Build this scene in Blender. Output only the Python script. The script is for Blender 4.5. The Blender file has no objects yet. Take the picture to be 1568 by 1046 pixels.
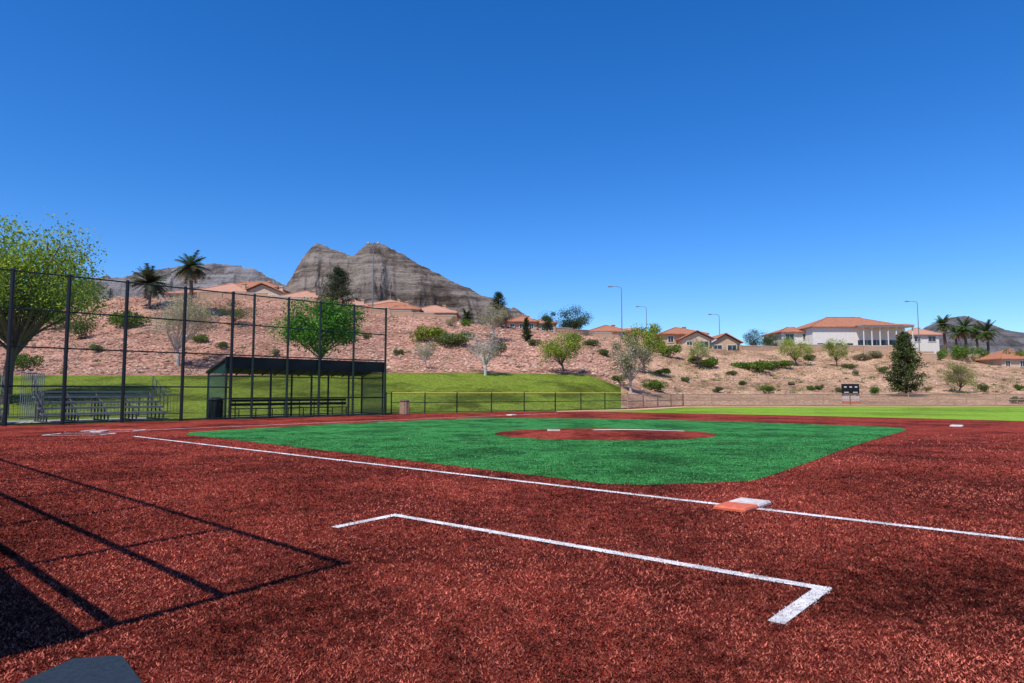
import bpy, math, random
import numpy as np
from mathutils import Vector, noise
random.seed(7); rng=np.random.default_rng(7)
EYE=1.5; FL=1028.0; T=math.radians(4.28)
sc=bpy.context.scene

# ---------- survey helpers (bearing / distance -> world metres) ----------
def ray(u,v):
    xc=(u-784)/FL; yc=(523-v)/FL
    return (xc, math.cos(T)-yc*math.sin(T), math.sin(T)+yc*math.cos(T))
def G(u,v,z=0.0):
    r=ray(u,v); s=(z-EYE)/r[2]; return (r[0]*s, r[1]*s)
def X(u,d): return (u-784)/FL*d
def Zv(v,d): return EYE+(600-v)*d/FL

COL=np.array([ # u, d0, d1,v1, d2,v2, d3,v3
 [-500,50,70,572,90,540,125,470],
 [0,48,70,575,88,545,125,470],
 [200,47,71,575,88,545,125,455],
 [300,48,72,575,88,547,125,456],
 [450,50,73,574,90,547,126,464],
 [600,52,74,571,95,540,128,482],
 [750,54,76,571,98,540,130,497],
 [900,57,78,574,100,553,132,514],
 [960,62,78,596,105,565,135,521],
 [1030,72,84,605,110,572,138,528],
 [1120,74,87,605,112,577,140,537],
 [1200,74,88,604,115,577,144,536],
 [1400,74,88,604,115,580,144,536],
 [1440,74,88,604,115,581,146,550],
 [1568,74,88,605,115,584,150,558],
 [2100,74,88,605,115,584,150,558]],float)
def ctrl(u):
    c=[np.interp(u,COL[:,0],COL[:,i]) for i in range(1,8)]
    d0,d1,v1,d2,v2,d3,v3=c
    return d0,d1,Zv(v1,d1),d2,Zv(v2,d2),d3,Zv(v3,d3)
def polar(x,y):
    a=math.atan2(x,y); r=math.hypot(x,y); d=r*max(math.cos(a),.6)
    u=784+FL*math.tan(max(-1.0,min(1.0,a))); return u,d
def H(x,y):
    u,d=polar(x,y)
    d0,d1,z1,d2,z2,d3,z3=ctrl(u)
    z=float(np.interp(d,[0,d0,d1,d2,d3,400,900,9000],[0,0,z1,z2,z3,z3,0,0]))
    if d>d1 and d<900:
        k=min(1,(d-d1)/8)
        z+=k*(0.8*noise.noise((x*.07,y*.07,0))+.4*noise.noise((x*.25,y*.25,3)))
    return z
def hit(u,v):
    r=ray(u,v); d=44.0
    while d<350:
        s=d/r[1]; x=r[0]*s; z=EYE+r[2]*s
        if z<=H(x,d): return x,d,H(x,d)
        d+=.25
    d=142; return X(u,d),d,H(X(u,d),d)

# ---------- materials ----------
def newmat(name):
    m=bpy.data.materials.new(name); m.use_nodes=True
    nt=m.node_tree; b=nt.nodes['Principled BSDF']; return m,nt,b
def N(nt,t,**k):
    n=nt.nodes.new(t)
    for a,v in k.items(): setattr(n,a,v)
    return n
def ramp(nt,fac,stops):
    r=N(nt,'ShaderNodeValToRGB'); e=r.color_ramp.elements
    while len(e)<len(stops): e.new(.5)
    for i,(p,c) in enumerate(stops): e[i].position=p; e[i].color=(*c,1)
    nt.links.new(fac,r.inputs[0]); return r.outputs[0]
def noi(nt,scale,detail=4,rough=.6,co=None):
    n=N(nt,'ShaderNodeTexNoise'); n.inputs['Scale'].default_value=scale
    n.inputs['Detail'].default_value=detail; n.inputs['Roughness'].default_value=rough
    if co is not None: nt.links.new(co,n.inputs['Vector'])
    return n.outputs['Fac']
def mul(nt,a,b,f=1.0,mode='MULTIPLY'):
    m=N(nt,'ShaderNodeMix',data_type='RGBA',blend_type=mode)
    m.inputs[0].default_value=f
    nt.links.new(a,m.inputs[6])
    if isinstance(b,tuple): m.inputs[7].default_value=(*b,1)
    else: nt.links.new(b,m.inputs[7])
    return m.outputs[2]
def finish(nt,b,col,rough=.9,bump=None,bs=.3,bd=.05,spec=.2):
    if isinstance(col,tuple): b.inputs['Base Color'].default_value=(*col,1)
    else: nt.links.new(col,b.inputs['Base Color'])
    b.inputs['Roughness'].default_value=rough
    b.inputs['Specular IOR Level'].default_value=spec
    if bump is not None:
        bn=N(nt,'ShaderNodeBump'); bn.inputs['Strength'].default_value=bs; bn.inputs['Distance'].default_value=bd
        nt.links.new(bump,bn.inputs['Height']); nt.links.new(bn.outputs[0],b.inputs['Normal'])
def obj(nt): return N(nt,'ShaderNodeTexCoord').outputs['Object']
def simple(name,c1,c2=None,scale=8,rough=.7,spec=.3,bs=.2,metal=0):
    m,nt,b=newmat(name); c2=c2 or tuple(x*.7 for x in c1)
    f=noi(nt,scale,5,.6,obj(nt))
    finish(nt,b,ramp(nt,f,[(.3,c2),(.65,c1)]),rough,f,bs,.02,spec); b.inputs['Metallic'].default_value=metal
    return m
def attrmat(name,rough=.8,spec=.15,trans=0.0,scale=None):
    m,nt,b=newmat(name)
    a=N(nt,'ShaderNodeVertexColor'); a.layer_name='Col'; c=a.outputs[0]
    if scale:
        f=noi(nt,scale,5,.7,obj(nt)); c=mul(nt,c,ramp(nt,f,[(.25,(.6,.6,.6)),(.7,(1.15,1.15,1.15))]))
    finish(nt,b,c,rough,spec=spec)
    if trans:
        t=N(nt,'ShaderNodeBsdfTranslucent'); nt.links.new(c,t.inputs[0])
        mx=N(nt,'ShaderNodeMixShader'); mx.inputs[0].default_value=trans
        out=nt.nodes['Material Output']
        nt.links.new(b.outputs[0],mx.inputs[1]); nt.links.new(t.outputs[0],mx.inputs[2]); nt.links.new(mx.outputs[0],out.inputs[0])
    return m
def turf(name,dark,mid,light,fine=55,patch=.35,lo=.5):
    m,nt,b=newmat(name); co=obj(nt)
    f1=noi(nt,fine,6,.8,co); c=ramp(nt,f1,[(.36,dark),(.5,mid),(.64,light)])
    f2=noi(nt,patch,7,.72,co); c=mul(nt,c,ramp(nt,f2,[(.40,(lo,lo*.97,lo*.97)),(.54,(1.18,1.18,1.18))]))
    f3=noi(nt,3.0,7,.8,co); c=mul(nt,c,ramp(nt,f3,[(.38,(lo,lo,lo)),(.56,(1.18,1.18,1.18))]))
    finish(nt,b,c,.95,f1,.8,.02,.05); return m
M={}
M['red']=turf('red_turf',(.06,.007,.006),(.24,.030,.019),(.50,.125,.075),55,.35,.42)
M['green']=turf('infield_turf',(.008,.07,.015),(.025,.175,.04),(.13,.37,.11),40,.5,.5)
M['outfield']=turf('outfield_turf',(.10,.20,.015),(.17,.29,.025),(.28,.38,.06),20,.12,.7)
M['lawn']=turf('lawn_grass',(.06,.09,.010),(.13,.18,.018),(.23,.25,.045),9,.14,.5)
M['track']=turf('track_dirt',(.36,.2,.12),(.5,.28,.18),(.6,.36,.26),20,.2,.8)
M['white']=turf('chalk_white',(.45,.38,.36),(.74,.71,.70),(.85,.84,.84),60,2,.75)
M['concrete']=simple('concrete',(.42,.40,.37),scale=3)
def desertmat():
    m,nt,b=newmat('desert_gravel'); co=obj(nt)
    a=N(nt,'ShaderNodeVertexColor'); a.layer_name='Col'
    v=N(nt,'ShaderNodeTexVoronoi'); v.inputs['Scale'].default_value=2.2; nt.links.new(co,v.inputs['Vector'])
    c=mul(nt,a.outputs[0],ramp(nt,v.outputs['Distance'],[(.1,(1.2,1.18,1.16)),(.6,(.60,.55,.54))]))
    f=noi(nt,.12,8,.78,co); c=mul(nt,c,ramp(nt,f,[(.39,(.62,.58,.55)),(.56,(1.15,1.15,1.15))]))
    f2=noi(nt,9,4,.7,co); c=mul(nt,c,ramp(nt,f2,[(.3,(.65,.65,.65)),(.65,(1.2,1.2,1.2))]))
    finish(nt,b,c,.95,v.outputs['Distance'],.6,-.15,.08); return m
M['desert']=desertmat()
M['leaf']=attrmat('foliage',.6,.25,.38)
M['bark']=simple('bark',(.16,.11,.075),scale=6)
M['palebark']=simple('pale_bark',(.55,.5,.43),scale=6)
M['rock']=attrmat('rock',.9,.15,0,3)
M['blade']=attrmat('turf_fibre',.85,.08,.12)
M['postg']=simple('green_painted_steel',(.012,.03,.022),rough=.5,spec=.4,bs=0)
M['postk']=simple('black_painted_steel',(.012,.014,.014),rough=.5,spec=.4,bs=0)
M['roofd']=simple('dugout_roof_metal',(.010,.022,.018),scale=2,rough=.6)
M['yellow']=simple('yellow_cap',(.62,.52,.10),rough=.5,bs=0)
M['alu']=simple('aluminium',(.24,.24,.24),scale=4,rough=.5,metal=.2,bs=0)
M['galv']=simple('galvanised_steel',(.20,.22,.23),scale=4,rough=.5,bs=0)
M['dgalv']=simple('weathered_steel',(.07,.08,.085),scale=4,rough=.6,bs=0)
M['orange']=simple('orange_rubber',(.70,.17,.08),(.50,.09,.04),scale=14,rough=.6)
M['basew']=simple('white_rubber',(.72,.68,.64),(.50,.37,.32),scale=9,rough=.6)
M['blue']=simple('dark_mat',(.02,.035,.055),(.010,.018,.03),scale=40,rough=.9)
M['tan']=simple('tan_plastic',(.42,.28,.18),scale=8)
M['stucco']=simple('tan_stucco',(.54,.38,.24),(.46,.32,.20),scale=2,rough=.9)
M['stucco2']=simple('sand_stucco',(.60,.45,.31),(.52,.39,.26),scale=2,rough=.9)
M['whitest']=simple('cream_stucco',(.72,.69,.62),(.64,.60,.53),scale=2,rough=.9)
M['wall']=simple('block_wall',(.50,.32,.21),(.42,.27,.17),scale=1.5,rough=.9)
M['trim']=simple('trim_paint',(.7,.66,.58),rough=.7,bs=0)
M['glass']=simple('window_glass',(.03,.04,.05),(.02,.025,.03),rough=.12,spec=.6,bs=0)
M['dkbrown']=simple('door_wood',(.12,.08,.05),rough=.7)  # plain dark brown for house doors and the can lid
M['black']=simple('black_panel',(.012,.012,.014),rough=.5,bs=0)
M['lamp']=simple('lamp_lens',(.6,.6,.56),rough=.3,bs=0)
def tilemat(name,c1,c2):
    m,nt,b=newmat(name); co=obj(nt)
    w=N(nt,'ShaderNodeTexWave',bands_direction='Y'); w.inputs['Scale'].default_value=.9; w.inputs['Distortion'].default_value=1.5
    nt.links.new(co,w.inputs['Vector'])
    f=noi(nt,1.6,6,.75,co); c=mul(nt,ramp(nt,f,[(.3,c2),(.7,c1)]),ramp(nt,w.outputs['Fac'],[(.1,(.72,.7,.7)),(.5,(1.05,1.05,1.05))]))
    finish(nt,b,c,.85,w.outputs['Fac'],.4,.08,.2); return m
M['tile']=tilemat('clay_tile',(.52,.23,.13),(.31,.12,.07))
M['tile2']=tilemat('pink_tile',(.60,.33,.22),(.42,.21,.14))
def linkmat(name,col,c=1.4,cell=.06,th=.10):
    m,nt,b=newmat(name); b.inputs['Base Color'].default_value=(*col,1); b.inputs['Roughness'].default_value=.5
    co=obj(nt); s=N(nt,'ShaderNodeSeparateXYZ'); nt.links.new(co,s.inputs[0])
    def mt(op,a,b2=None):
        n=N(nt,'ShaderNodeMath',operation=op)
        for i,q in enumerate([a,b2]):
            if q is None: continue
            if isinstance(q,(int,float)): n.inputs[i].default_value=q
            else: nt.links.new(q,n.inputs[i])
        return n.outputs[0]
    sx=mt('MULTIPLY',s.outputs[0],c/cell); sz=mt('MULTIPLY',s.outputs[2],1/cell)
    p=mt('LESS_THAN',mt('FRACT',mt('ADD',sx,sz)),th); q=mt('LESS_THAN',mt('FRACT',mt('SUBTRACT',sx,sz)),th)
    al=mt('MAXIMUM',p,q)
    tr=N(nt,'ShaderNodeBsdfTransparent'); mx=N(nt,'ShaderNodeMixShader')
    nt.links.new(al,mx.inputs[0]); nt.links.new(tr.outputs[0],mx.inputs[1]); nt.links.new(b.outputs[0],mx.inputs[2])
    nt.links.new(mx.outputs[0],nt.nodes['Material Output'].inputs[0]); return m
M['link']=linkmat('chain_link',(.02,.03,.027),1.4,.06,.07)
M['linkd']=linkmat('green_windscreen_mesh',(.012,.07,.055),1.4,.03,.38)
M['linkt']=linkmat('tan_chain_link',(.25,.17,.12),1.0,.06,.2)

# ---------- mesh builder ----------
class MB:
    def __init__(s): s.v=[];s.f=[];s.m=[];s.c=[];s.mats=[]
    def mi(s,k):
        if k not in s.mats: s.mats.append(k)
        return s.mats.index(k)
    def add(s,vs,fs,k,col=(1,1,1)):
        o=len(s.v); i=s.mi(k)
        s.v+= [tuple(p) for p in vs]; s.c+=[col]*len(vs)
        for f in fs: s.f.append(tuple(o+j for j in f)); s.m.append(i)
    def box(s,c,size,k,ax=(1,0),col=(1,1,1)):
        ax=np.array(ax,float); ax/=np.linalg.norm(ax); ay=np.array([-ax[1],ax[0]])
        hx,hy,hz=[q/2 for q in size]; vs=[]
        for dz in(-hz,hz):
            for a,b in((-hx,-hy),(hx,-hy),(hx,hy),(-hx,hy)):
                vs.append((c[0]+ax[0]*a+ay[0]*b,c[1]+ax[1]*a+ay[1]*b,c[2]+dz))
        s.add(vs,[(3,2,1,0),(4,5,6,7),(0,1,5,4),(1,2,6,5),(2,3,7,6),(3,0,4,7)],k,col)
    def tube(s,p0,p1,r0,r1,k,n=6,col=(1,1,1)):
        p0=Vector(p0);p1=Vector(p1);d=p1-p0
        if d.length<1e-6:return
        d.normalize(); a=d.orthogonal().normalized(); b=d.cross(a); vs=[]
        for p,r in((p0,r0),(p1,r1)):
            for i in range(n):
                t=2*math.pi*i/n; vs.append(p+a*(r*math.cos(t))+b*(r*math.sin(t)))
        s.add(vs,[(i,(i+1)%n,n+(i+1)%n,n+i) for i in range(n)]+[tuple(range(n))[::-1],tuple(range(n,2*n))],k,col)
    def path(s,pts,r0,r1,k,n=6):
        L=len(pts)-1
        for i in range(L):
            s.tube(pts[i],pts[i+1],r0+(r1-r0)*i/L,r0+(r1-r0)*(i+1)/L,k,n)
    def leaves(s,P,size,cols,k='leaf'):
        n=len(P); a=rng.normal(size=(n,3)); a/=np.linalg.norm(a,axis=1)[:,None]
        b=rng.normal(size=(n,3)); b-=a*(a*b).sum(1)[:,None]; b/=np.linalg.norm(b,axis=1)[:,None]
        sz=size*rng.uniform(.6,1.4,n)[:,None]
        Q=np.stack([P-a*sz*.5,P+b*sz*.32,P+a*sz*.5,P-b*sz*.32],1).reshape(-1,3)
        o=len(s.v); i=s.mi(k); s.v+=Q.tolist()
        s.c+=np.repeat(cols,4,axis=0).tolist()
        F=(np.arange(n*4).reshape(n,4)+o).tolist(); s.f+=[tuple(q) for q in F]; s.m+=[i]*n
    def build(s,name,parent=None,smooth=False,origin=None):
        if not s.v: return None
        me=bpy.data.meshes.new(name)
        V=np.array(s.v,float); o=np.zeros(3)
        if origin is not None: o=np.array(origin,float); V=V-o
        me.from_pydata(V.tolist(),[],s.f); 
        for k in s.mats: me.materials.append(M[k])
        me.polygons.foreach_set('material_index',s.m)
        ca=me.color_attributes.new('Col','FLOAT_COLOR','POINT')
        C=np.ones((len(s.v),4),'f'); C[:,:3]=np.array(s.c); ca.data.foreach_set('color',C.ravel())
        if smooth: me.polygons.foreach_set('use_smooth',[True]*len(s.f))
        me.update(); ob=bpy.data.objects.new(name,me); ob.location=o.tolist()
        sc.collection.objects.link(ob)
        if parent: ob.parent=parent
        return ob
def empty(name):
    e=bpy.data.objects.new(name,None); sc.collection.objects.link(e); return e
def sheet(name,pts,z,k):
    mb=MB(); mb.add([(x,y,z) for x,y in pts],[tuple(range(len(pts)))],k)
    ar=sum(pts[i][0]*pts[(i+1)%len(pts)][1]-pts[(i+1)%len(pts)][0]*pts[i][1] for i in range(len(pts)))
    if ar<0: mb.f=[tuple(reversed(f)) for f in mb.f]
    return mb.build(name)

# ---------- ground ----------
def ground():
    mb=MB(); az=list(np.arange(-50,50.01,.4)); az+=list(np.arange(54,307,6)); n=len(az)
    def pinktan(u):
        t=min(1,max(0,(u-880)/160)); return tuple((1-t)*a+t*b for a,b in zip((.55,.31,.22),(.56,.37,.235)))
    rows=[]; seg=[]
    for a,b,nn,si in((0,1,6,0),(1,2,10,1),(2,3,16,2),(3,4,26,3),(4,5,22,4),(5,6,5,5),(6,7,6,6)):
        for i in range(nn): rows.append(a+i/nn); seg.append(si)
    rows.append(7); vs=[];cs=[]
    for r in rows:
        for a in az:
            ar=math.radians(a if a<=180 else a-360)
            u=784+FL*math.tan(max(-1,min(1,ar)))
            d0,d1,z1,d2,z2,d3,z3=ctrl(u)
            d=float(np.interp(r,range(8),[.05,d0,d1,d2,d3,400,900,7000]))
            R=d/max(math.cos(ar),.6); x,y=R*math.sin(ar),R*math.cos(ar)
            vs.append((x,y,H(x,y))); cs.append(pinktan(u))
    mb.v=vs; mb.c=cs
    for i in range(len(rows)-1):
        for j in range(n):
            jj=(j+1)%n; a=az[j]; u=784+FL*math.tan(math.radians(a)) if -50<=a<=50 else (3000 if a<180 else -3000)
            k='red' if seg[i]==0 else ('lawn' if seg[i]==1 and u<950 else 'desert')
            mb.f.append((i*n+j,i*n+jj,(i+1)*n+jj,(i+1)*n+j)[::-1]); mb.m.append(mb.mi(k))
    return mb.build('ground',smooth=True)
ground()

# field sheets
infield=[G(*p) for p in [(285,666),(360,674),(930,742),(985,743),(1060,741),(1150,737),(1180,729),(1240,708),(1310,682),(1388,659),(1380,655.5),(1350,653.5),(1100,645),(900,641),(800,640.3),(740,640.5),(700,641.5),(500,650),(310,661),(288,663)]]
sheet('infield_turf',infield,.008,'green')
arc=[G(*p) for p in [(2000,655),(1568,645),(1400,640.5),(1200,636),(1000,632),(900,630.2),(850,630.2)]]
FR=[(X(600,46.2),46.2),(X(700,48.5),48.5),(X(850,52.5),52.5),(X(960,58),58),(X(1045,70),70),(X(1300,72),72),(X(1700,72),72),(X(2000,72),72)]
trk=[(p[0],p[1]-3.2) for p in FR[3:]]
sheet('outfield_turf',arc+[(FR[2][0]+1.5,FR[2][1]-1)]+trk,.004,'outfield')
sheet('warning_track',[(FR[2][0],FR[2][1]-2.2)]+[(p[0],p[1]-3.18) for p in FR[3:]]+[(p[0],p[1]) for p in FR[:1:-1]],.008,'track')
A=np.array(G(97,650)); B=np.array(G(590,635.5)); e3=(B-A)/np.linalg.norm(B-A); n3=np.array([-e3[1],e3[0]])
L3=np.linalg.norm(B-A)
def F3(s,o=0): return A+e3*s+n3*o
pts=[tuple(F3(-25,.3)),tuple(B+n3*.3)]+[(x,y+.1) for x,y in FR[:4]]+[(X(950,61),61)]
for u in range(940,-420,-60): d=float(np.interp(u,COL[:,0],COL[:,1])); pts.append((X(u,d),d))
sheet('lawn',pts,.006,'lawn')
# mound
mc=G(925,664.5); mb=MB(); n=48
RP=((0,.13),(.6,.13),(1.6,.11),(2.8,.06),(3.9,.014))
vs=[(mc[0],mc[1],.13)]
for r,z in RP[1:]:
    for i in range(n): t=2*math.pi*i/n; vs.append((mc[0]+r*math.cos(t),mc[1]+r*.85*math.sin(t),z))
fs=[(0,1+i,1+(i+1)%n) for i in range(n)]
for k in range(3):
    for i in range(n): fs.append((1+k*n+i,1+(k+1)*n+i,1+(k+1)*n+(i+1)%n,1+k*n+(i+1)%n))
mb.add(vs,fs,'red'); mb.build('pitchers_mound',smooth=True)
def mz(x,y): return float(np.interp(math.hypot(x-mc[0],(y-mc[1])/.85),[a for a,_ in RP],[b for _,b in RP]))
mb=MB(); mb.box((mc[0]-1.8,mc[1],mz(mc[0]-1.8,mc[1])+.03),(.45,.18,.05),'basew'); mb.build('pitching_rubber')
mb=MB(); ws=[]
for i in range(9):
    x=mc[0]-.4+3.4*i/8; y=mc[1]-.1+.7*i/8
    for o in(-.17,.17): ws.append((x,y+o,mz(x,y+o)+.02))
mb.add(ws,[(2*i,2*i+2,2*i+3,2*i+1) for i in range(8)],'white'); mb.build('mound_pale_strip')  # pale strip that follows the mound surface
def linepoly(p,q,w):
    p=np.array(p);q=np.array(q);d=(q-p)/np.linalg.norm(q-p);n=np.array([-d[1],d[0]])*w/2
    return [tuple(p-n),tuple(q-n),tuple(q+n),tuple(p+n)]
HM=np.array(G(150,662))
f0=np.array(G(205,668.5)); f1=np.array(G(1568,828)); fd=(f1-f0)/np.linalg.norm(f1-f0)
foul=linepoly(f0,f1+fd*25,.12)
sheet('foul_line',foul,.012,'white')
c0,c1,c2,c3=[np.array(G(*p)) for p in [(512,809),(604,790),(1260,903),(1188,956)]]
cd=(c2-c1)/np.linalg.norm(c2-c1)
cb=[linepoly(c1-cd*.055,c2+cd*.055,.11)]
for a,b in((c1,c0),(c2,c3)):
    dd=(b-a)/np.linalg.norm(b-a); cb.append(linepoly(a+dd*.06,b,.11))
mb=MB()
for q in cb:
    mb.add([(x,y,.012) for x,y in q],[(0,1,2,3)],'white')
mb.build('coachs_box_line')
tl0=np.array(G(783,636)); td=(tl0-HM)/np.linalg.norm(tl0-HM)
sheet('foul_line',linepoly(HM+td*1.5,tl0+td*5,.09),.012,'white')
mb=MB()
for o in(-1.15,1.15):
    ax=(fd+td)/np.linalg.norm(fd+td); ay=np.array([-ax[1],ax[0]])
    cc=HM+np.array([.05,-.1])+ay*o
    cs=[cc+ax*sx*.95+ay*sy*.6 for sx,sy in((-1,-1),(1,-1),(1,1),(-1,1))]
    for i in range(4):
        p,q=cs[i],cs[(i+1)%4]; e=(q-p)/np.linalg.norm(q-p)*.06
        mb.add([(x,y,.012) for x,y in linepoly(p+e,q-e,.1)],[(0,1,2,3)],'white')
mb.build('batters_box_line')
pp=[HM+ax*.25+ay*.3,HM+ax*.25-ay*.3,HM-ay*.3,HM-ax*.3,HM+ay*.3]; mb=MB()
mb.add([(p[0],p[1],z) for z in(.01,.05) for p in pp],[(5,6,7,8,9),(0,4,3,2,1)]+[(i,(i+1)%5,5+(i+1)%5,5+i) for i in range(5)],'basew'); mb.build('home_plate')
def base(c,k,size=.42,h=.07):
    mb=MB(); a=fd; b=np.array([-a[1],a[0]])
    ring=[]
    for s,z in((1,.01),(1,h*.6),(.92,h)): ring+=[(c[0]+(a*i+b*j)[0]*s*size/2,c[1]+(a*i+b*j)[1]*s*size/2,z) for i,j in((-1,-1),(1,-1),(1,1),(-1,1))]
    fs=[(8,9,10,11)]
    for r in(0,4): fs+=[(r+i,r+(i+1)%4,r+4+(i+1)%4,r+4+i) for i in range(4)]
    mb.add(ring,fs,k); return mb
fb=np.array(G(1120,782.5)); fb=f0+fd*np.dot(fb-f0,fd); nn=np.array([-fd[1],fd[0]])
fe=empty('first_base')
base(fb+nn*.25,'basew',.42,.06).build('white_bag',fe); base(fb-nn*.175,'orange',.42,.06).build('orange_bag',fe)
base(G(1465,653.5),'basew',.45,.08).build('base_bag'); base(G(783,636.5),'basew',.45,.08).build('base_bag')

def inpoly(P,poly):
    x,y=P[:,0],P[:,1]; r=np.zeros(len(P),bool); n=len(poly)
    for i in range(n):
        x0,y0=poly[i];x1,y1=poly[(i+1)%n]
        if y0==y1: continue
        c=((y0>y)!=(y1>y))&(x<(x1-x0)*(y-y0)/(y1-y0)+x0); r^=c
    return r
def fibres():
    n=620000
    y=2.6*np.exp(rng.uniform(0,math.log(26/2.6),n)); x=y*rng.uniform(-.95,.95,n); P=np.stack([x,y],1)
    keep=~inpoly(P,[tuple(q) for q in linepoly(fb-nn*.4,fb+nn*.48,.45)]); keep&=rng.random(n)<np.clip((26-y)/18,0,1)
    matp=[G(*p) for p in [(20,1060),(112,1018),(186,1013),(222,1062)]]; keep&=~inpoly(P,matp); P=P[keep]; n=len(P)
    lod=np.sqrt(P[:,1]/3)
    h=rng.uniform(.004,.014,n)*lod; w=rng.uniform(.003,.006,n)*lod
    t=rng.uniform(0,2*np.pi,n); lean=rng.normal(0,1,(n,2))*(h*.9)[:,None]
    side=np.stack([np.cos(t),np.sin(t)],1)*w[:,None]
    V=np.zeros((n,3,3)); V[:,0,:2]=P-side; V[:,1,:2]=P+side; V[:,2,:2]=P+lean; V[:,:2,2]=.004; V[:,2,2]=h+.006
    k=rng.random(n)**2.0
    dk=np.array([.075,.009,.007]); lt=np.array([.62,.17,.11])
    C=dk+(lt-dk)*k[:,None]
    patch=np.array([.92+.8*noise.fractal((p[0]*.45,p[1]*.45,1),1,2,3)+.6*noise.noise((p[0]*4,p[1]*4,2))+.7*noise.noise((p[0]*13,p[1]*13,5)) for p in P]); patch=np.clip(patch,.15,1.6)
    C*=patch[:,None]
    g=inpoly(P,infield); gd=np.array([.010,.075,.018]); gl=np.array([.13,.40,.13]); C[g]=(gd+(gl-gd)*k[:,None])[g]*np.clip(patch[g],.55,1.25)[:,None]
    wm=np.zeros(n,bool); J=P+rng.normal(0,.008,P.shape)
    for q in cb+[foul]: wm|=inpoly(J,q)
    wm&=rng.random(n)<.86
    C[wm]=(np.array([.80,.78,.77])*rng.uniform(.55,1,(n,1)))[wm]
    me=bpy.data.meshes.new('turf_fibres'); me.vertices.add(3*n); me.vertices.foreach_set('co',V.ravel())
    me.loops.add(3*n); me.loops.foreach_set('vertex_index',np.arange(3*n)); me.polygons.add(n)
    me.polygons.foreach_set('loop_start',np.arange(n)*3); me.update(calc_edges=True)
    ca=me.color_attributes.new('Col','FLOAT_COLOR','POINT'); CC=np.ones((n,3,4),'f'); CC[:,:,:3]=C[:,None,:]; ca.data.foreach_set('color',CC.ravel())
    me.materials.append(M['blade']); ob=bpy.data.objects.new('turf_fibres',me); sc.collection.objects.link(ob)
fibres()

# ---------- fences ----------
def fence(name,p,q,h,posts,rails,kp,kl,rp=.05,rr=.03,cap=None,link=True):
    p=np.array(p);q=np.array(q); mb=MB(); L=np.linalg.norm(q-p); d=(q-p)/L
    for s in posts:
        c=p+d*s; mb.tube((c[0],c[1],-.1),(c[0],c[1],h+.04),rp,rp,kp,8)
        mb.tube((c[0],c[1],h+.04),(c[0],c[1],h+.1),rp*1.15,rp*.3,kp,8)
    for r in rails:
        cp=cap and r==rails[-1]; k=cap if cp else kp; R=rr*(1.8 if cp else 1)
        mb.tube((p[0],p[1],r),(q[0],q[1],r),R,R,k,6)
    if link:
        mb.add([(p[0],p[1],.03),(q[0],q[1],.03),(q[0],q[1],h),(p[0],p[1],h)],[(0,1,2,3)],kl)
    return mb.build(name)
def s_at(u):
    b=(u-784)/FL
    return (b*A[1]-A[0])/(e3[0]-b*e3[1])
us=[12,100,190,280,354,387,440,489,541,590]
ps=[s_at(u) for u in us]; ps=[ps[0]-9,ps[0]-4.5]+ps
fence('backstop_fence',F3(ps[0]),F3(s_at(354)),6.9,[s-ps[0] for s in ps[:7]],[.08,1.75,3.5,5.2,6.88],'postk','link',.085,.035)
fence('dugout_fence',F3(s_at(354)),F3(s_at(590)),6.9,[s-s_at(354) for s in ps[7:]],[.08,1.15,3.5,5.2,6.88],'postg','link',.07,.035)
de=empty('dugout'); s0,s1=s_at(350),s_at(590)
mb=MB(); zf_,zb_=3.28,2.55; dp=2.7
def slab(mb,F,s0,s1,o0,o1,z0,z1,th,k):
    vs=[]
    for t in(0,th):
        for s,o,z in((s0,o0,z0),(s1,o0,z0),(s1,o1,z1),(s0,o1,z1)): c=F(s,o); vs.append((c[0],c[1],z+t))
    mb.add(vs,[(3,2,1,0),(4,5,6,7),(0,1,5,4),(1,2,6,5),(2,3,7,6),(3,0,4,7)],k)
slab(mb,F3,s0-.1,s1+.1,.15,dp+.2,zf_,zb_,.1,'roofd')
slab(mb,F3,s0-.12,s1+.12,.08,.14,zf_-.5,zf_-.5,.64,'roofd')
for i in range(14):
    s=s0+(s1-s0)*i/13; c=F3(s,.15);d=F3(s,dp); mb.tube((c[0],c[1],zf_-.06),(d[0],d[1],zb_-.06),.04,.04,'roofd',4)
mb.build('roof',de)
mb=MB()
for i in range(5):
    s=s0+(s1-s0)*i/4
    for o,z in((.25,zf_),(dp,zb_)): c=F3(s,o); mb.tube((c[0],c[1],0),(c[0],c[1],z),.06,.06,'postg',8)
for z in(.1,1.1,2.4):
    c=F3(s0,dp);d=F3(s1,dp); mb.tube((*c,z),(*d,z),.03,.03,'postg')
    for s in(s0,s1): c=F3(s,.25);d=F3(s,dp); mb.tube((*c,z),(*d,z),.03,.03,'postg')
mb.build('frame',de)
mb=MB(); c=F3(s0,dp);d=F3(s1,dp); mb.add([(*c,.05),(*d,.05),(*d,zb_),(*c,zb_)],[(0,1,2,3)],'link')
for s,k in((s0,'linkd'),(s1,'linkd')): c=F3(s,.25);d=F3(s,dp); mb.add([(*c,.05),(*d,.05),(*d,zb_),(*c,zf_)],[(0,1,2,3)],k)
mb.build('mesh_panels',de)
mb=MB(); mb.add([(*F3(s0+.1,.16),.03),(*F3(s1-.1,.16),.03),(*F3(s1-.1,dp+.2),.03),(*F3(s0+.1,dp+.2),.03)],[(0,1,2,3)],'concrete'); mb.build('floor_slab',de)
mb=MB(); 
m0,m1=s0+1,s1-1.6
for o,z,w in((1.5,.5,.14),(1.68,.5,.14),(1.86,.5,.14)):
    slab(mb,F3,m0,m1,o,o+w,z,z,.05,'roofd')
slab(mb,F3,m0,m1,2.02,2.06,.68,.68,.16,'roofd'); slab(mb,F3,m0,m1,2.04,2.08,.92,.92,.14,'roofd')
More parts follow.
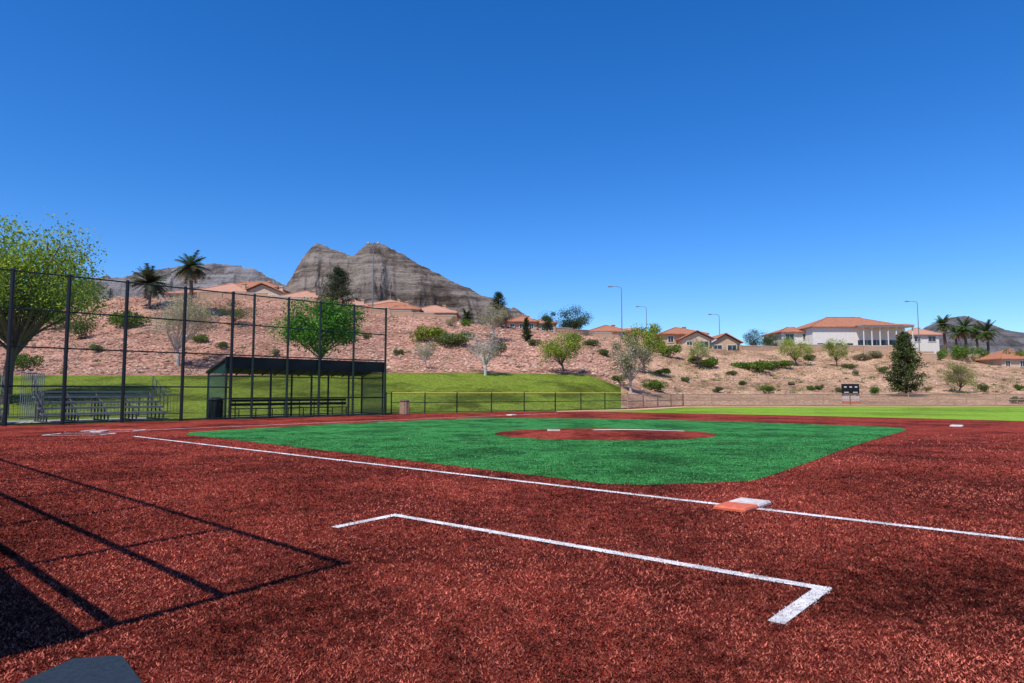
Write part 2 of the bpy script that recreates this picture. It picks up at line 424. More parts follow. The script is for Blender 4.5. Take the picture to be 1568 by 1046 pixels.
for i in range(8):
    s=m0+.3+(m1-m0-.6)*i/7
    for o,z in((1.52,.5),(2.03,1.02)): c=F3(s,o); mb.tube((*c,.03),(*c,z),.03,.03,'roofd',6)
    a=F3(s,1.52);b=F3(s,2.03); mb.tube((*a,.25),(*b,.25),.02,.02,'roofd',4)
mb.build('dugout_bench')
def barrel(name,x,y,h,r,k,k2):
    mb=MB(); prof=[(.86,0),(.95,.04),(1,.5),(1.0,.88),(1.08,.9),(1.08,.94),(.9,1.0),(.5,1.04)]
    for (a,z0),(b,z1) in zip(prof,prof[1:]): mb.tube((x,y,z0*h),(x,y,z1*h),a*r,b*r,k if z0<.88 else k2,16)
    for i in range(12):
        t=2*math.pi*i/12; mb.tube((x+math.cos(t)*r,y+math.sin(t)*r,.06*h),(x+math.cos(t)*r*1.03,y+math.sin(t)*r*1.03,.86*h),.025,.025,k,4)
    return mb.build(name,origin=(x,y,0))
c=F3(s_at(342)-0,.9); barrel('trash_barrel',c[0],c[1],1.15,.36,'roofd','black')
c=F3(s_at(590)+1.35,-.3); barrel('trash_can',c[0],c[1],.95,.3,'tan','dkbrown')
for i in range(3):
    p,q=np.array(FR[i]),np.array(FR[i+1]); L=np.linalg.norm(q-p); n=max(2,int(L/2.4))
    fence('outfield_fence',p,q,1.4,[L*j/n for j in range(n+1)],[.08,.75,1.4],'postg','link',.045,.025,cap='yellow')
fence('outfield_fence',B,FR[0],1.4,[0.2],[.08,1.4],'postg','link',.045,.025)
for i in range(3,6):
    p,q=np.array(FR[i]),np.array(FR[i+1]); L=np.linalg.norm(q-p); n=max(2,int(L/3))
    fence('boundary_fence',p,q,1.25,[L*j/n for j in range(n+1)],[.08,.66,1.25],'tan','linkt',.06,.035)
def bleacher(name,c,ax,w,rows=5):
    mb=MB(); ax=np.array(ax)/np.linalg.norm(ax); ay=np.array([-ax[1],ax[0]]); c=np.array(c)
    for r in range(rows):
        o=c+ay*(r*.62); z=.42+r*.27
        mb.box((o[0],o[1],z),(w,.28,.09),'alu',ax); o2=c+ay*(r*.62-.32)
        if r: mb.box((o2[0],o2[1],z-.25),(w,.3,.07),'alu',ax)
    n=5
    for i in range(n):
        s=-w/2+.2+(w-.4)*i/(n-1); p0=c+ax*s-ay*.2; p1=c+ax*s+ay*((rows-1)*.62+.1)
        mb.tube((*p0,.05),(*p1,.05),.04,.04,'dgalv',5); mb.tube((*p0,.3),(*p1,.4+(rows-1)*.27),.04,.04,'dgalv',5)
        for r in range(rows): o=c+ax*s+ay*r*.62; mb.tube((*o,0),(*o,.4+r*.27),.04,.04,'dgalv',5)
    for s in(-w/2,w/2):
        for r in range(rows): o=c+ax*s+ay*r*.62; mb.tube((*o,.4+r*.27),(*o,1.3+r*.27),.025,.025,'dgalv',5)
        for k in(.85,1.3): a=c+ax*s;b=c+ax*s+ay*(rows-1)*.62; mb.tube((*a,k),(*b,k+(rows-1)*.27),.025,.025,'dgalv',5)
    return mb.build(name)
sheet('concrete_pad',[tuple(F3(-9,1)),tuple(F3(5.6,1)),tuple(F3(5.6,6)),tuple(F3(-9,6))],.012,'concrete')
bleacher('bleachers',F3(2.3,1.9),e3,5.6); bleacher('bleachers',F3(-4.6,1.9),e3,5.6)
p=F3(-12,9.5);q=F3(8.5,9.5); L=np.linalg.norm(q-p)
mb=MB()
for i in range(int(L/.2)): c=p+(q-p)*i*.2/L; mb.tube((*c,.1),(*c,1.3),.012,.012,'dgalv',4)
for z in(.1,1.3): mb.tube((*p,z),(*q,z),.03,.03,'dgalv')
for i in range(9): c=p+(q-p)*i/8; mb.tube((*c,0),(*c,1.38),.04,.04,'dgalv')
mb.build('picket_railing')
p=F3(-.6,6.5);q=F3(.9,9.2); mb=MB()
for i in range(12): c=p+(q-p)*i/11; mb.tube((*c,.1),(*c,2.5),.02,.02,'galv',4)
for z in(.1,1.3,2.5): mb.tube((*p,z),(*q,z),.03,.03,'galv')
mb.build('guard_rail')

# sideline dugout + fence beside the camera position
n1=np.array([-.738,.675]); nb=np.array([-.675,-.738]); K=np.array([-3.44,3.15])
def F1(s,o=0): return K+n1*s+nb*o
fence('sideline_fence',F1(0),F1(18),5.2,[2.25*i for i in range(9)],[.08,2.35,3.5,5.2],'postg','link',.05,.04)
ne=empty('dugout'); mb=MB(); slab(mb,F1,-.1,18,.1,3.0,2.15,2.0,.1,'roofd'); mb.build('roof',ne)
mb=MB(); slab(mb,F1,0,18,2.9,3.0,.02,.02,1.96,'roofd'); mb.build('back_wall',ne)
mb=MB()
for i in range(9): c=F1(2.25*i,.2); mb.tube((*c,0),(*c,2.14),.05,.05,'postg',8)
mb.build('posts',ne)
q=[G(*p) for p in [(20,1060),(112,1018),(186,1013),(222,1062)]]
mb=MB(); vs=[(x,y,z) for z in(.004,.035) for x,y in q]
mb.add(vs,[(7,6,5,4)]+[(i,(i+1)%4,4+(i+1)%4,4+i) for i in range(4)],'blue'); mb.build('dugout_floor_mat')

# ---------- trees ----------
def jcol(base,n,var=.35):
    b=np.array(base); k=rng.uniform(1-var,1+var,(n,1)); c=b*k; c[:,0]*=rng.uniform(.85,1.25,n); return np.clip(c,0,1)
def decid(name,x,y,z,h,w,col,dens=1.0,trunk=.3,bark='bark',leaf=None,nb=None,bare=False,seed=0):
    r=random.Random(seed+int(x*13+y)); mb=MB(); nb=nb or 16
    tr=max(.05,h*.022); top=Vector((x+r.uniform(-.04,.04)*h,y,z+h*trunk))
    mb.path([(x,y,z-.2),(x+r.uniform(-.01,.01)*h,y,z+h*trunk*.5),top],tr*1.3,tr*.85,bark,8)
    blobs=[]; cz=z+h*(trunk+1)/2*1.0; rz=h*(1-trunk)/2
    for i in range(nb):
        for _ in range(50):
            p=Vector((r.uniform(-1,1),r.uniform(-1,1),r.uniform(-1,1)))
            if .35<p.length<1: break
        q=Vector((x+p.x*w*.42,y+p.y*w*.42,cz+p.z*rz*.82)); blobs.append(q)
        mid=top.lerp(q,.5)+Vector((r.uniform(-.05,.05)*w,r.uniform(-.05,.05)*w,-.02*h))
        mb.path([top-Vector((0,0,r.uniform(0,.3)*h*trunk)),mid,q],tr*.5,tr*.12,bark,5)
        if bare:
            for j in range(14):
                d=Vector((r.gauss(0,1),r.gauss(0,1),abs(r.gauss(.5,.8)))).normalized()*w*r.uniform(.1,.24)
                s=mid.lerp(q,r.random()); e=s+d; mb.tube(s,e,tr*.12,tr*.03,bark,3)
                for k in range(3):
                    d2=(d*.5+Vector((r.gauss(0,1),r.gauss(0,1),r.gauss(0.3,1)))*w*.06); mb.tube(s+d*.6,s+d*.6+d2,tr*.05,tr*.02,bark,3)
    leaf=leaf or max(.12,h*.028)
    per=int(260*dens)
    for q in blobs:
        br=w*r.uniform(.10,.19); n=int(per*r.uniform(.6,1.3))
        g=rng.normal(size=(n,3)); g/=np.linalg.norm(g,axis=1)[:,None]; g*=(br*rng.uniform(.25,1.25,n)**.7)[:,None]; g[:,2]*=.75
        P=np.array(q)+g; P[:,2]+=rng.normal(0,.02*h,n)
        mb.leaves(P,leaf,jcol(col,n)*r.uniform(.6,1.25))
    n=int(per*2); g=rng.normal(size=(n,3)); g/=np.linalg.norm(g,axis=1)[:,None]; g*=(rng.uniform(.3,1.0,n)**.5)[:,None]
    P=np.array([x,y,cz])+g*np.array([w*.48,w*.48,rz]); P+=rng.normal(0,.03*h,P.shape); mb.leaves(P,leaf,jcol(col,n))
    return mb.build(name,origin=(x,y,z))
def pine(name,x,y,z,h,w,col=(.04,.07,.025),dens=1.0,seed=0):
    r=random.Random(seed+int(x*7+y)); mb=MB(); tr=h*.022
    mb.tube((x,y,z-.2),(x,y,z+h*.97),tr,tr*.2,'bark',8)
    n=36
    for i in range(n):
        t=.08+.9*i/n; rad=w*.5*(1-t)**.75*r.uniform(.6,1.2)+.02*w; 
        if t<.15: rad*=.8
        for j in range(3):
            a=r.uniform(0,6.28); zz=z+h*t
            e=Vector((x+rad*math.cos(a),y+rad*math.sin(a),zz+rad*.25)); s=Vector((x,y,zz-.02*h)); mb.tube(s,e,tr*.25,tr*.05,'bark',4)
            m=int(70*dens); tt=rng.uniform(.25,1.05,m)[:,None]
            P=np.array(s)+(np.array(e)-np.array(s))*tt+rng.normal(0,.032*w,(m,3)); mb.leaves(P,max(.13,h*.024),jcol(col,m)*r.uniform(.6,1.35))
    return mb.build(name,origin=(x,y,z))
def palm(name,x,y,z,h,w,col=(.06,.085,.035),seed=0,fan=True):
    r=random.Random(seed+int(x*5)); mb=MB(); tr=max(.16,.03*h); top=Vector((x,y,z+h-w*.35))
    mb.path([(x,y,z-.2),(x+.03*h,y,z+(h)*.4),top],tr*1.2,tr*.8,'bark',8)
    for i in range(54):
        a=r.uniform(0,6.28); el=r.uniform(-.9,1.3); L=w*.5*r.uniform(.8,1.1)
        d=Vector((math.cos(a)*math.cos(el),math.sin(a)*math.cos(el),math.sin(el)))
        side=d.cross(Vector((0,0,1))).normalized(); c=tuple(q*r.uniform(.6,1.3) for q in (col if el>-.45 else (.2,.15,.08)))
        prev=top; dirn=d.copy()
        for k in range(6):
            dirn=(dirn+Vector((0,0,-.13))).normalized(); nx=prev+dirn*L/6
            mb.tube(prev,nx,.02,.015,'leaf',3,c)
            for sgn in(-1,1):
                ll=L*.3*(1-abs(k-2.5)/5); tip=prev+dirn*L*.12+side*sgn*ll+Vector((0,0,-ll*.35))
                mb.add([prev,prev+dirn*L*.10,tip],[(0,1,2)],'leaf',c); tip2=tip+dirn*L*.09
                mb.add([prev+dirn*L*.08,nx,tip2],[(0,1,2)],'leaf',c)
            prev=nx
    return mb.build(name,origin=(x,y,z))
def shrub(name,x,y,z,h,w,col,leaf=None):
    mb=MB(); r=random.Random(int(x*3+y*7))
    for i in range(7):
        a=r.uniform(0,6.28); mb.tube((x,y,z-.1),(x+math.cos(a)*w*.3,y+math.sin(a)*w*.3,z+h*.6),.04,.015,'bark',4)
    for i in range(9):
        a=r.uniform(0,6.28); R=w*.34*r.random()**.5; q=np.array([x+R*math.cos(a),y+R*math.sin(a),z+h*r.uniform(.3,.68)])
        n=200; g=rng.normal(size=(n,3)); g/=np.linalg.norm(g,axis=1)[:,None]; g*=(rng.uniform(.3,1.1,n)**.5)[:,None]*np.array([w*.2,w*.2,h*.3])
        mb.leaves(q+g,leaf or max(.1,w*.05),jcol(col,n)*r.uniform(.65,1.2))
    return mb.build(name,origin=(x,y,z))
LIME=(.30,.38,.05); GRN=(.12,.22,.025); BRG=(.11,.29,.025); DK=(.045,.085,.025); PALE=(.31,.30,.16); OLV=(.13,.18,.05)
def put(fn,name,u,vb,vt,wpx,d=None,**k):
    if d is None: x,y,z=hit(u,vb)
    else: x=X(u,d); y=d; z=H(x,y)
    h=max(.5,Zv(vt,y)-z); w=wpx*y/FL
    return fn(name,x,y,z,h,w,**k)
put(decid,'ash_tree',12,590,340,268,d=52,col=(.27,.38,.04),dens=3.0,trunk=.36,nb=50,leaf=.2)
put(palm,'fan_palm_tree',286,0,386,56,d=112); put(palm,'fan_palm_tree',224,0,410,62,d=115)
put(shrub,'round_shrub',197,503,470,66,col=GRN); put(shrub,'round_shrub',82,503,472,50,col=OLV); put(shrub,'round_shrub',125,520,480,45,col=OLV)
put(decid,'olive_tree',360,498,455,55,col=OLV,trunk=.15); put(shrub,'round_shrub',305,526,510,35,col=GRN); put(shrub,'round_shrub',38,568,540,50,col=GRN)
put(decid,'mesquite_tree',272,560,444,125,col=(.38,.38,.2),dens=1.5,bare=True,bark='palebark',trunk=.25,leaf=.16)
put(decid,'elm_tree',490,574,460,136,col=BRG,dens=2.2,trunk=.30,nb=34,leaf=.24)
put(pine,'pine_tree',515,0,408,72,d=122,dens=1.3)
put(shrub,'oleander_shrub',655,523,498,62,col=(.24,.31,.04)); put(shrub,'oleander_shrub',700,530,508,70,col=OLV); put(shrub,'oleander_shrub',690,500,483,20,col=PALE)
put(decid,'mesquite_tree',652,566,520,45,col=(.3,.32,.15),bare=True,dens=.3,bark='palebark')
put(palm,'fan_palm_tree',714,0,473,28,d=130)
put(decid,'sycamore_tree',743,575,488,66,col=(.42,.37,.30),dens=.25,bare=True,bark='palebark',trunk=.22)
put(pine,'pine_tree',763,0,446,48,d=128); put(decid,'locust_tree',755,520,462,48,col=PALE,dens=.7,bare=True,bark='palebark')
put(pine,'pine_tree',806,524,486,22); put(shrub,'dark_shrub',760,545,518,34,col=DK)
put(decid,'acacia_tree',862,573,507,80,col=LIME,dens=1.0,bare=True,trunk=.25,leaf=.18)
put(decid,'oak_tree',877,0,466,62,d=138,col=DK,dens=1.6,trunk=.12,nb=20); put(decid,'oak_tree',838,0,474,36,d=138,col=DK,dens=1.2,trunk=.12)
put(decid,'cottonwood_tree',966,600,512,66,col=PALE,bare=True,dens=.8,bark='palebark',trunk=.2)
put(decid,'acacia_tree',986,572,492,70,col=(.22,.31,.035),dens=1.3,trunk=.25)
put(decid,'acacia_tree',1070,566,519,45,col=(.28,.35,.10),dens=.8,trunk=.3)
put(shrub,'oleander_shrub',1027,548,526,40,col=GRN); put(shrub,'oleander_shrub',1085,562,545,40,col=GRN)
put(decid,'oak_tree',1163,0,503,52,d=155,col=DK,dens=1.4,trunk=.1,nb=20); put(decid,'oak_tree',1190,0,508,34,d=158,col=OLV,trunk=.1)
put(decid,'acacia_tree',1219,560,514,60,col=(.25,.34,.05),dens=1.4,trunk=.2); put(decid,'acacia_tree',1281,560,518,46,col=(.25,.34,.05),dens=1.2,trunk=.2)
put(pine,'pine_tree',1388,607,508,68,col=(.08,.115,.03),dens=1.7)
put(decid,'mesquite_tree',1470,602,554,54,col=(.26,.30,.08),dens=1.2,trunk=.2,bare=True)
for u,v,w,d in((1447,484,34,165),(1479,487,40,150),(1513,494,40,150),(1497,498,28,160),(1465,500,26,160)): put(palm,'date_palm_tree',u,0,v,w,d=d,col=(.09,.125,.04))
for u,v,w in((1475,525,36),(1500,528,34),(1455,530,30)): put(shrub,'hedge_shrub',u,0,v,w,d=148,col=GRN)
for u,vb,vt,w,c in((1150,567,550,74,GRN),(1178,566,553,40,OLV),(1005,600,580,46,GRN),(945,585,572,30,OLV),(1172,602,589,28,GRN),(1098,601,592,20,OLV),
  (1255,597,588,16,OLV),(1338,605,592,18,GRN),(1242,598,590,14,GRN),(1508,600,586,22,OLV),(1554,551,532,30,GRN),(1558,618,606,22,DK),(1560,598,588,16,GRN),(1137,590,582,16,OLV),(1422,598,592,14,PALE),
  (1310,575,566,14,PALE),(1050,585,577,16,OLV),(1212,590,583,14,PALE),(1120,575,567,22,OLV),(560,520,506,20,OLV),(610,545,533,18,OLV),(1440,552,536,20,GRN),(1285,602,592,20,OLV),
  (1345,548,536,30,PALE),(1370,545,532,22,OLV),(1240,552,542,26,OLV),(1320,552,541,30,PALE),(450,520,506,26,OLV),(420,545,532,22,PALE),(715,500,488,26,GRN),(905,530,518,30,OLV),(880,522,508,28,GRN),
  (1195,563,552,40,GRN),(1060,556,545,26,GRN),(1300,565,556,24,OLV),(1350,570,560,22,OLV),(925,545,534,24,OLV),(820,530,518,24,OLV),(340,535,522,24,OLV),(150,540,526,26,OLV),(1015,575,563,28,GRN)):
    put(shrub,'desert_shrub',u,vb,vt,w,col=c)

# rocks on slope
mb=MB(); OCT=[(1,0,0),(-1,0,0),(0,1,0),(0,-1,0),(0,0,1),(0,0,-1)]; OF=[(0,2,4),(2,1,4),(1,3,4),(3,0,4),(2,0,5),(1,2,5),(3,1,5),(0,3,5)]
for i in range(10500):
    u=random.uniform(-120,960) if i<8900 else random.uniform(940,1750)
    d0,d1,_,_,_,d3,_=ctrl(u); d=random.uniform(d1+.5,d3+3); x=X(u,d); y=d; z=H(x,y); s=random.uniform(.12,.34)*(1.5 if random.random()<.06 else 1)
    g=random.uniform(.6,1.25); b=random.choice([(.52,.31,.22),(.44,.25,.18),(.58,.40,.29),(.38,.22,.16)]); c=tuple(min(.85,q*g) for q in b)
    if u>960: s*=.75
    a=random.uniform(0,6.28); ca,sa=math.cos(a),math.sin(a)
    vs=[(x+(p[0]*ca-p[1]*sa)*s*random.uniform(.7,1.2),y+(p[0]*sa+p[1]*ca)*s*random.uniform(.7,1.2),z+.03+p[2]*s*random.uniform(.5,.85)) for p in OCT]
    mb.add(vs,OF,'rock',c)
mb.build('hillside_rocks')
mb=MB()
for i in range(620):
    u=random.uniform(-120,1750) if i>340 else random.uniform(960,1750); d0,d1,_,_,_,d3,_=ctrl(u); d=random.uniform(d1+1,d3+10); x=X(u,d); z=H(x,d); w=random.uniform(.3,1.1); n=60
    g=rng.normal(size=(n,3))*np.array([w*.45,w*.45,w*.3]); g[:,2]=abs(g[:,2]); c=random.choice([OLV,GRN,PALE,(.16,.17,.07),(.2,.17,.09)])
    mb.leaves(np.array([x,d,z])+g,.15,jcol(c,n))
mb.build('desert_scrub')

# ---------- houses ----------
def house(name,u0,u1,d,ve,vr,dep=10,wall='stucco',tile='tile',rot=0.0,gable=False,win=3,ridge=None):
    e=empty(name); xa,xb=X(u0,d),X(u1,d); cx=(xa+xb)/2; w=xb-xa; ze=Zv(ve,d); zr=Zv(vr,d); zb=min(H(xa,d),H(xb,d),H(cx,d+dep))-.3
    zb=min(zb,ze-2.6); ca,sa=math.cos(rot),math.sin(rot); cy=d+dep/2
    def R(a,b): return (cx+a*ca-b*sa,cy+a*sa+b*ca)
    mb=MB(); c=R(0,0); mb.box((c[0],c[1],(ze+zb)/2),(w,dep,ze-zb),wall,(ca,sa)); 
    oh=.6; W=w/2+oh; D=dep/2+oh; rm=MB()
    if gable:
        pts=[(-W,-D,ze-.1),(W,-D,ze-.1),(W,D,ze-.1),(-W,D,ze-.1),(0,-D,zr),(0,D,zr)]
        vs=[(*R(a,b),z) for a,b,z in pts]+[(*R(a,b),z+.18) for a,b,z in pts]
        rm.add(vs,[(0,4,5,3),(4,1,2,5),(6,9,11,10),(10,11,8,7),(0,3,9,6),(1,7,8,2),(0,6,10,4),(4,10,7,1),(3,5,11,9),(5,2,8,11)],tile)
        g=[(-w/2,-dep/2,ze),(w/2,-dep/2,ze),(0,-dep/2,zr-.25)]; mb.add([(*R(a,b),z) for a,b,z in g],[(0,1,2)],wall)
    else:
        rl=max(.3,(W-D*.95)) if ridge is None else ridge
        pts=[(-W,-D,ze),(W,-D,ze),(W,D,ze),(-W,D,ze),(-rl,0,zr),(rl,0,zr)]
        vs=[(*R(a,b),z) for a,b,z in pts]+[(*R(a,b),ze-.2) for a,b,z in pts[:4]]
        rm.add(vs,[(0,1,5,4),(1,2,5),(2,3,4,5),(3,0,4),(0,6,7,1),(1,7,8,2),(2,8,9,3),(3,9,6,0),(6,9,8,7)],tile)
        rm.tube((*R(-rl,0),zr),(*R(rl,0),zr),.14,.14,tile,6)
        for a,b,q in((-W,-D,-rl),(W,-D,rl)): rm.tube((*R(a,b),ze),(*R(q,0),zr),.13,.13,tile,6)
    mb.build('walls',e); rm.build('roof',e)
    wb=MB(); fb_=MB(); hh=min(1.3,(ze-zb)*.45)
    for i in range(win):
        a=-w/2+w*(i+.5)/win+random.uniform(-.1,.1)*w/win; ww=random.choice([1.1,1.5,1.9]) if w/win>3 else .9
        zc=ze-.55-hh/2; c=R(a,-dep/2-.03); wb.box((*c,zc),(ww,.08,hh),'glass',(ca,sa))
        for q,s in(((0,hh/2+.07),(ww+.28,.14)),((0,-hh/2-.07),(ww+.28,.14)),((-ww/2-.07,0),(.14,hh)),((ww/2+.07,0),(.14,hh)),((0,0),(.06,hh-.02))):
            c=R(a+q[0],-dep/2-.06); fb_.box((*c,zc+q[1]),(s[0],.12,s[1]-.004),'trim',(ca,sa))
    wb.build('windows',e); fb_.build('window_frames',e)
    ch=MB(); c=R(w*.22,1); ch.box((*c,(ze+zr)/2+.2),(.7,.6,(zr-ze)+.2),wall,(ca,sa)); ch.box((*c,zr+.12),(.9,.8,.12),tile,(ca,sa)); ch.build('chimney',e)
    db=MB(); c=R(w*.42,-dep/2-.04); db.box((*c,zb+1.25),(1.0,.1,2.1),'dkbrown',(ca,sa)); db.build('door',e)
    return e,R,ze,zr,zb,w
house('stucco_house',293,372,133,446,427,11,'stucco','tile2'); house('stucco_house',366,430,134,448,433,10,'stucco2','tile2',gable=True,win=2)
house('stucco_house',425,482,130,455,440,9,'stucco','tile2'); house('stucco_house',330,420,150,439,426,9,'stucco2','tile')
house('stucco_house',250,300,150,448,438,9,'stucco','tile2'); house('stucco_house',470,520,146,462,450,9,'stucco','tile')
house('stucco_house',548,640,136,473,457,11,'stucco2','tile'); house('stucco_house',622,696,140,478,463,10,'stucco','tile2')
house('stucco_house',500,562,150,470,454,10,'stucco','tile2'); house('stucco_house',560,620,165,466,455,10,'stucco2','tile2')
house('stucco_house',776,822,150,492,481,9,'stucco','tile'); house('stucco_house',815,850,160,494,485,9,'stucco','tile2')
house('stucco_house',905,962,148,507,495,10,'stucco2','tile'); house('stucco_house',935,1005,160,512,500,10,'stucco','tile2')
house('two_storey_house',1012,1080,146,511,498,11,'stucco','tile',rot=.06,win=3); house('stucco_house',1046,1090,142,519,507,8,'stucco2','tile',gable=True,win=2)
house('stucco_house',1090,1134,146,525,511,9,'stucco','tile',gable=True,win=2)
house('stucco_house',1534,1600,140,549,534,10,'stucco2','tile')
house('stucco_house',1398,1440,175,512,500,9,'whitest','tile2',win=2)
# villa: long hip roof, left half solid wall, right half columned porch
e,R,ze,zr,zb,w=house('cream_villa',1246,1388,152,500,480,16,'whitest','tile',win=0,ridge=3.5)
pm=MB(); gm=MB(); xa,xb=-.02*w,w*.5
F0=-8
for i in range(7):
    a=xa+(xb-xa)*i/6; c=R(a,F0-2.9); pm.tube((*c,zb),(*c,ze-.35),.15,.13,'trim',10); pm.box((*c,ze-.42),(.4,.4,.14),'trim'); pm.box((*c,zb+.5),(.45,.45,.4),'trim')
c=R((xa+xb)/2,F0-1.6); pm.box((*c,ze-.17),((xb-xa)+.6,3.1,.36),'trim')
pm.box((c[0],c[1],zb+.15),((xb-xa)+.6,3.1,.5),'whitest')
for i in range(44): a=xa+(xb-xa)*i/43; q=R(a,F0-3.0); pm.box((*q,zb+.85),(.05,.05,.85),'trim')
q=R((xa+xb)/2,F0-3.0); pm.box((*q,zb+1.32),(xb-xa,.08,.08),'trim')
pm.build('porch',e)
for i in range(5): a=xa+(xb-xa)*(i+.5)/5; q=R(a,F0-.06); gm.box((*q,zb+1.85),((xb-xa)/5-.25,.1,2.9),'glass')  # wide dark panes put the shade of the porch recess into colour
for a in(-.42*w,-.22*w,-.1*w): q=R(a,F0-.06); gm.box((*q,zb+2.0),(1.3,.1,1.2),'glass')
gm.build('porch_shade_panes_and_windows',e)
rm=MB(); P0=[R(xa-.8,F0-3.7),R(xb+.6,F0-3.7),R(xb+.6,F0-.4),R(xa-.8,F0-.4)]
rm.add([(*P0[0],ze+.02),(*P0[1],ze+.02),(*P0[2],ze+.6),(*P0[3],ze+.6)],[(0,1,2,3)],'tile'); rm.build('porch_roof',e)
house('cream_house',1198,1248,156,508,498,11,'whitest','tile',win=2)
def blockwall(name,pts,h):
    mb=MB()
    for (p,q) in zip(pts,pts[1:]):
        p=np.array(p);q=np.array(q);L=np.linalg.norm(q-p);d=(q-p)/L;n=max(1,int(L/4))
        for i in range(n):
            a=p+d*L*i/n; b=p+d*L*(i+1)/n; c=(a+b)/2; z=min(H(*a),H(*b)); mb.box((c[0],c[1],z+h/2-.3),(L/n-.35,.2,h+.6),'wall',d)
            mb.box((c[0],c[1],z+h+.05),(L/n-.35,.3,.1),'trim',d); mb.box((a[0],a[1],z+h/2-.2),(.4,.4,h+.8),'wall',d)
    return mb.build(name)
W=lambda u,d:(X(u,d),d)
blockwall('block_wall',[W(1135,141),W(1200,144),W(1330,145),W(1432,144)],1.1)
blockwall('retaining_wall',[W(1325,134),W(1436,132)],2.2)
blockwall('block_wall',[W(850,134),W(905,138),W(1005,140)],1.6)
blockwall('block_wall',[W(300,128),W(480,127),W(560,130),W(700,132)],1.5)
blockwall('block_wall',[W(1440,148),W(1535,147),W(1700,147)],1.6)

# ---------- poles, scoreboard ----------
def lamp(u,vt,d,arm=-1,name='street_lamp'):
    x=X(u,d); z=H(x,d); zt=Zv(vt,d); mb=MB(); mb.tube((x,d,z),(x,d,z+.4),.22,.2,'galv',10); mb.path([(x,d,z),(x,d,(z+zt)/2),(x,d,zt-.5)],.12,.07,'galv',8)
    P=[Vector((x,d,zt-.5)),Vector((x+arm*.3,d,zt-.1)),Vector((x+arm*1.0,d,zt)),Vector((x+arm*1.9,d,zt+.02))]; mb.path(P,.06,.045,'galv',6)
    mb.box((x+arm*2.3,d,zt),(.9,.35,.16),'galv'); mb.box((x+arm*2.35,d,zt-.11),(.6,.26,.06),'lamp'); mb.build(name)
lamp(953,438,136); lamp(991,469,175); lamp(1103,481,170); lamp(1409,461,150,-1)
x,d=X(569,132),132; z=H(x,d); zt=Zv(369,d); mb=MB(); mb.path([(x,d,z),(x,d,(z+zt)/2),(x,d,zt)],.15,.08,'galv',8)
mb.box((x,d,zt-.3),(2.2,.1,.1),'galv')
for i in(-1,1): mb.box((x+i*1.0,d-.2,zt-.1),(.5,.35,.35),'galv'); mb.box((x+i*1.0,d-.39,zt-.12),(.4,.05,.28),'lamp')
mb.build('floodlight_pole')
d=76; x=X(1300,d); mb=MB(); zt=Zv(588,d); z0=H(x,d)
for s in(-.8,.8): mb.box((x+s,d,(zt+z0)/2-.2),(.12,.12,zt-z0-.1),'galv')
mb.box((x,d-.12,zt-.65),(1.95,.14,1.3),'black'); mb.box((x,d-.1,zt-1.65),(1.9,.1,.55),'basew'); mb.box((x,d-.1,zt-2.1),(1.8,.1,.25),'orange')
for i in(-.6,0,.6): mb.box((x+i,d-.21,zt-.35),(.28,.03,.16),'lamp'); 
for i in(-.5,.5): mb.box((x+i,d-.21,zt-.95),(.5,.03,.1),'trim')
mb.build('scoreboard')

# ---------- mountains ----------
def mountmat(name,c1,c2,c3):
    m,nt,b=newmat(name); co=obj(nt)
    mp=N(nt,'ShaderNodeMapping'); nt.links.new(co,mp.inputs[0]); mp.inputs['Rotation'].default_value=(0,math.radians(38),0); mp.inputs['Scale'].default_value=(.18,.18,2.6)
    f=noi(nt,.022,9,.78,mp.outputs[0]); f2=noi(nt,.012,10,.82,co)
    c=ramp(nt,f,[(.40,c2),(.5,c1),(.58,c3)]); c=mul(nt,c,ramp(nt,f2,[(.42,(.5,.47,.45)),(.53,(1.15,1.15,1.15))]))
    h=N(nt,'ShaderNodeMath',operation='ADD'); nt.links.new(f,h.inputs[0]); nt.links.new(f2,h.inputs[1])
    finish(nt,b,c,.95,h.outputs[0],1.0,34,.03); return m
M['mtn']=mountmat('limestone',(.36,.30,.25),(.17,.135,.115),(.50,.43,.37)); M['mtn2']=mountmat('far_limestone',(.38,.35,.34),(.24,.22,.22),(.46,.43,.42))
def mountain(name,prof,d0,wf,wb,k,step,amp):
    pr=np.array(prof,float); us=np.arange(pr[0,0]-60,pr[-1,0]+60,step); tt=np.concatenate([-(np.linspace(1,0,80)**1.25),np.linspace(0.02,1,24)]); mb=MB(); n=len(us)
    for t in tt:
        d=d0+t*(wf if t<0 else wb)
        for u in us:
            x=X(u,d0)*(.3+.7*d/d0)
            h=Zv(np.interp(u-abs(t)*55*(t<0),pr[:,0],pr[:,1]),d0)
            if u<pr[0,0]: h*=max(0,1-(pr[0,0]-u)/60)
            if u>pr[-1,0]: h*=max(0,1-(u-pr[-1,0])/60)
            fall=(1-abs(t))**1.5
            g=noise.ridged_multi_fractal((x*.013+t*2.0,t*1.3,1.7),1,2.1,6,1,2)
            jag=noise.fractal((x*.035,t*5,0),.8,2,5)
            z=h*fall+amp*(g-1.6)*min(1,abs(t)*6)*fall**.5*1.5+amp*.13*jag*fall**.5
            mb.v.append((x,d,z-4)); mb.c.append((1,1,1))
    mi=mb.mi(k)
    for i in range(len(tt)-1):
        for j in range(n-1): mb.f.append((i*n+j,i*n+j+1,(i+1)*n+j+1,(i+1)*n+j)); mb.m.append(mi)
    mb.build(name)
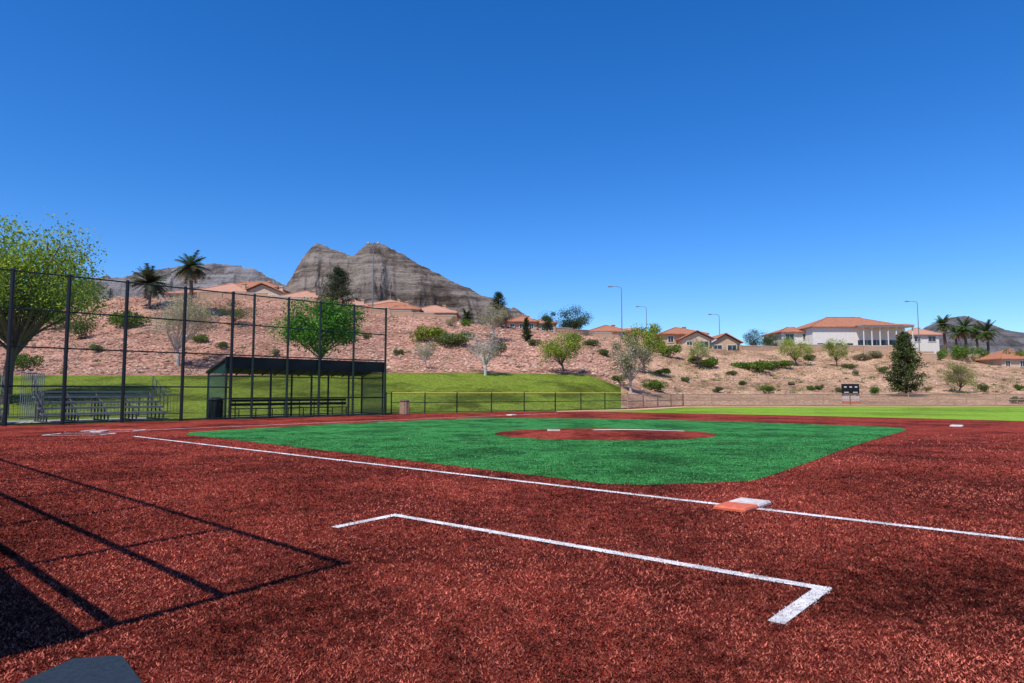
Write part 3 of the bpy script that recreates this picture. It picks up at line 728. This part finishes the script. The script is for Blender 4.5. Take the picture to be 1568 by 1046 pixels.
mountain('rocky_mountain',[(405,455),(430,440),(445,418),(458,390),(472,375),(482,369),(492,371),(510,378),(530,386),(542,383),(556,372),(570,366),(584,368),(600,378),(615,386),(640,400),(675,418),(700,431),(750,453),(800,476),(850,500),(900,520)],1500,600,400,'mtn',2,46)
mountain('distant_mountain',[(60,445),(150,420),(180,423),(200,416),(260,406),(320,400),(350,403),(385,409),(420,428),(470,450),(560,470)],2600,700,500,'mtn2',4,60)
mountain('distant_hill',[(1380,525),(1420,496),(1450,483),(1480,479),(1510,488),(1540,499),(1600,511),(1700,530)],900,250,200,'mtn2',4,10)

# ---------- light, sky, camera ----------
EL=math.radians(56.4); S=Vector((-.57,-.82,0)).normalized()*math.cos(EL)+Vector((0,0,math.sin(EL)))
su=bpy.data.lights.new('sun','SUN'); su.energy=5.0; su.angle=math.radians(.53); su.color=(1,.94,.85)
so=bpy.data.objects.new('sun',su); so.rotation_euler=S.to_track_quat('Z','Y').to_euler(); so.location=(0,0,60); sc.collection.objects.link(so)
w=bpy.data.worlds.new('World'); sc.world=w; w.use_nodes=True; nt=w.node_tree; bg=nt.nodes['Background']
sky=nt.nodes.new('ShaderNodeTexSky'); sky.sky_type='NISHITA'; sky.sun_disc=False; sky.sun_elevation=EL; sky.sun_rotation=math.atan2(S.x,S.y)%(2*math.pi)
sky.altitude=600; sky.air_density=1.0; sky.dust_density=.3; sky.ozone_density=3.0
hs=nt.nodes.new('ShaderNodeHueSaturation'); hs.inputs['Saturation'].default_value=1.36; hs.inputs['Value'].default_value=1.2
nt.links.new(sky.outputs[0],hs.inputs['Color'])
tint=mul(nt,hs.outputs[0],(.66,.80,1.04)); nt.links.new(tint,bg.inputs[0]); bg.inputs[1].default_value=.14
cam=bpy.data.cameras.new('camera'); cam.sensor_width=36; cam.lens=FL/1568*36; cam.clip_end=12000; cam.clip_start=.05
co=bpy.data.objects.new('camera',cam); co.location=(0,0,EYE); co.rotation_euler=(math.radians(90)+T,0,0); sc.collection.objects.link(co); sc.camera=co
sc.view_settings.view_transform='Standard'; sc.view_settings.look='None'; sc.view_settings.exposure=0
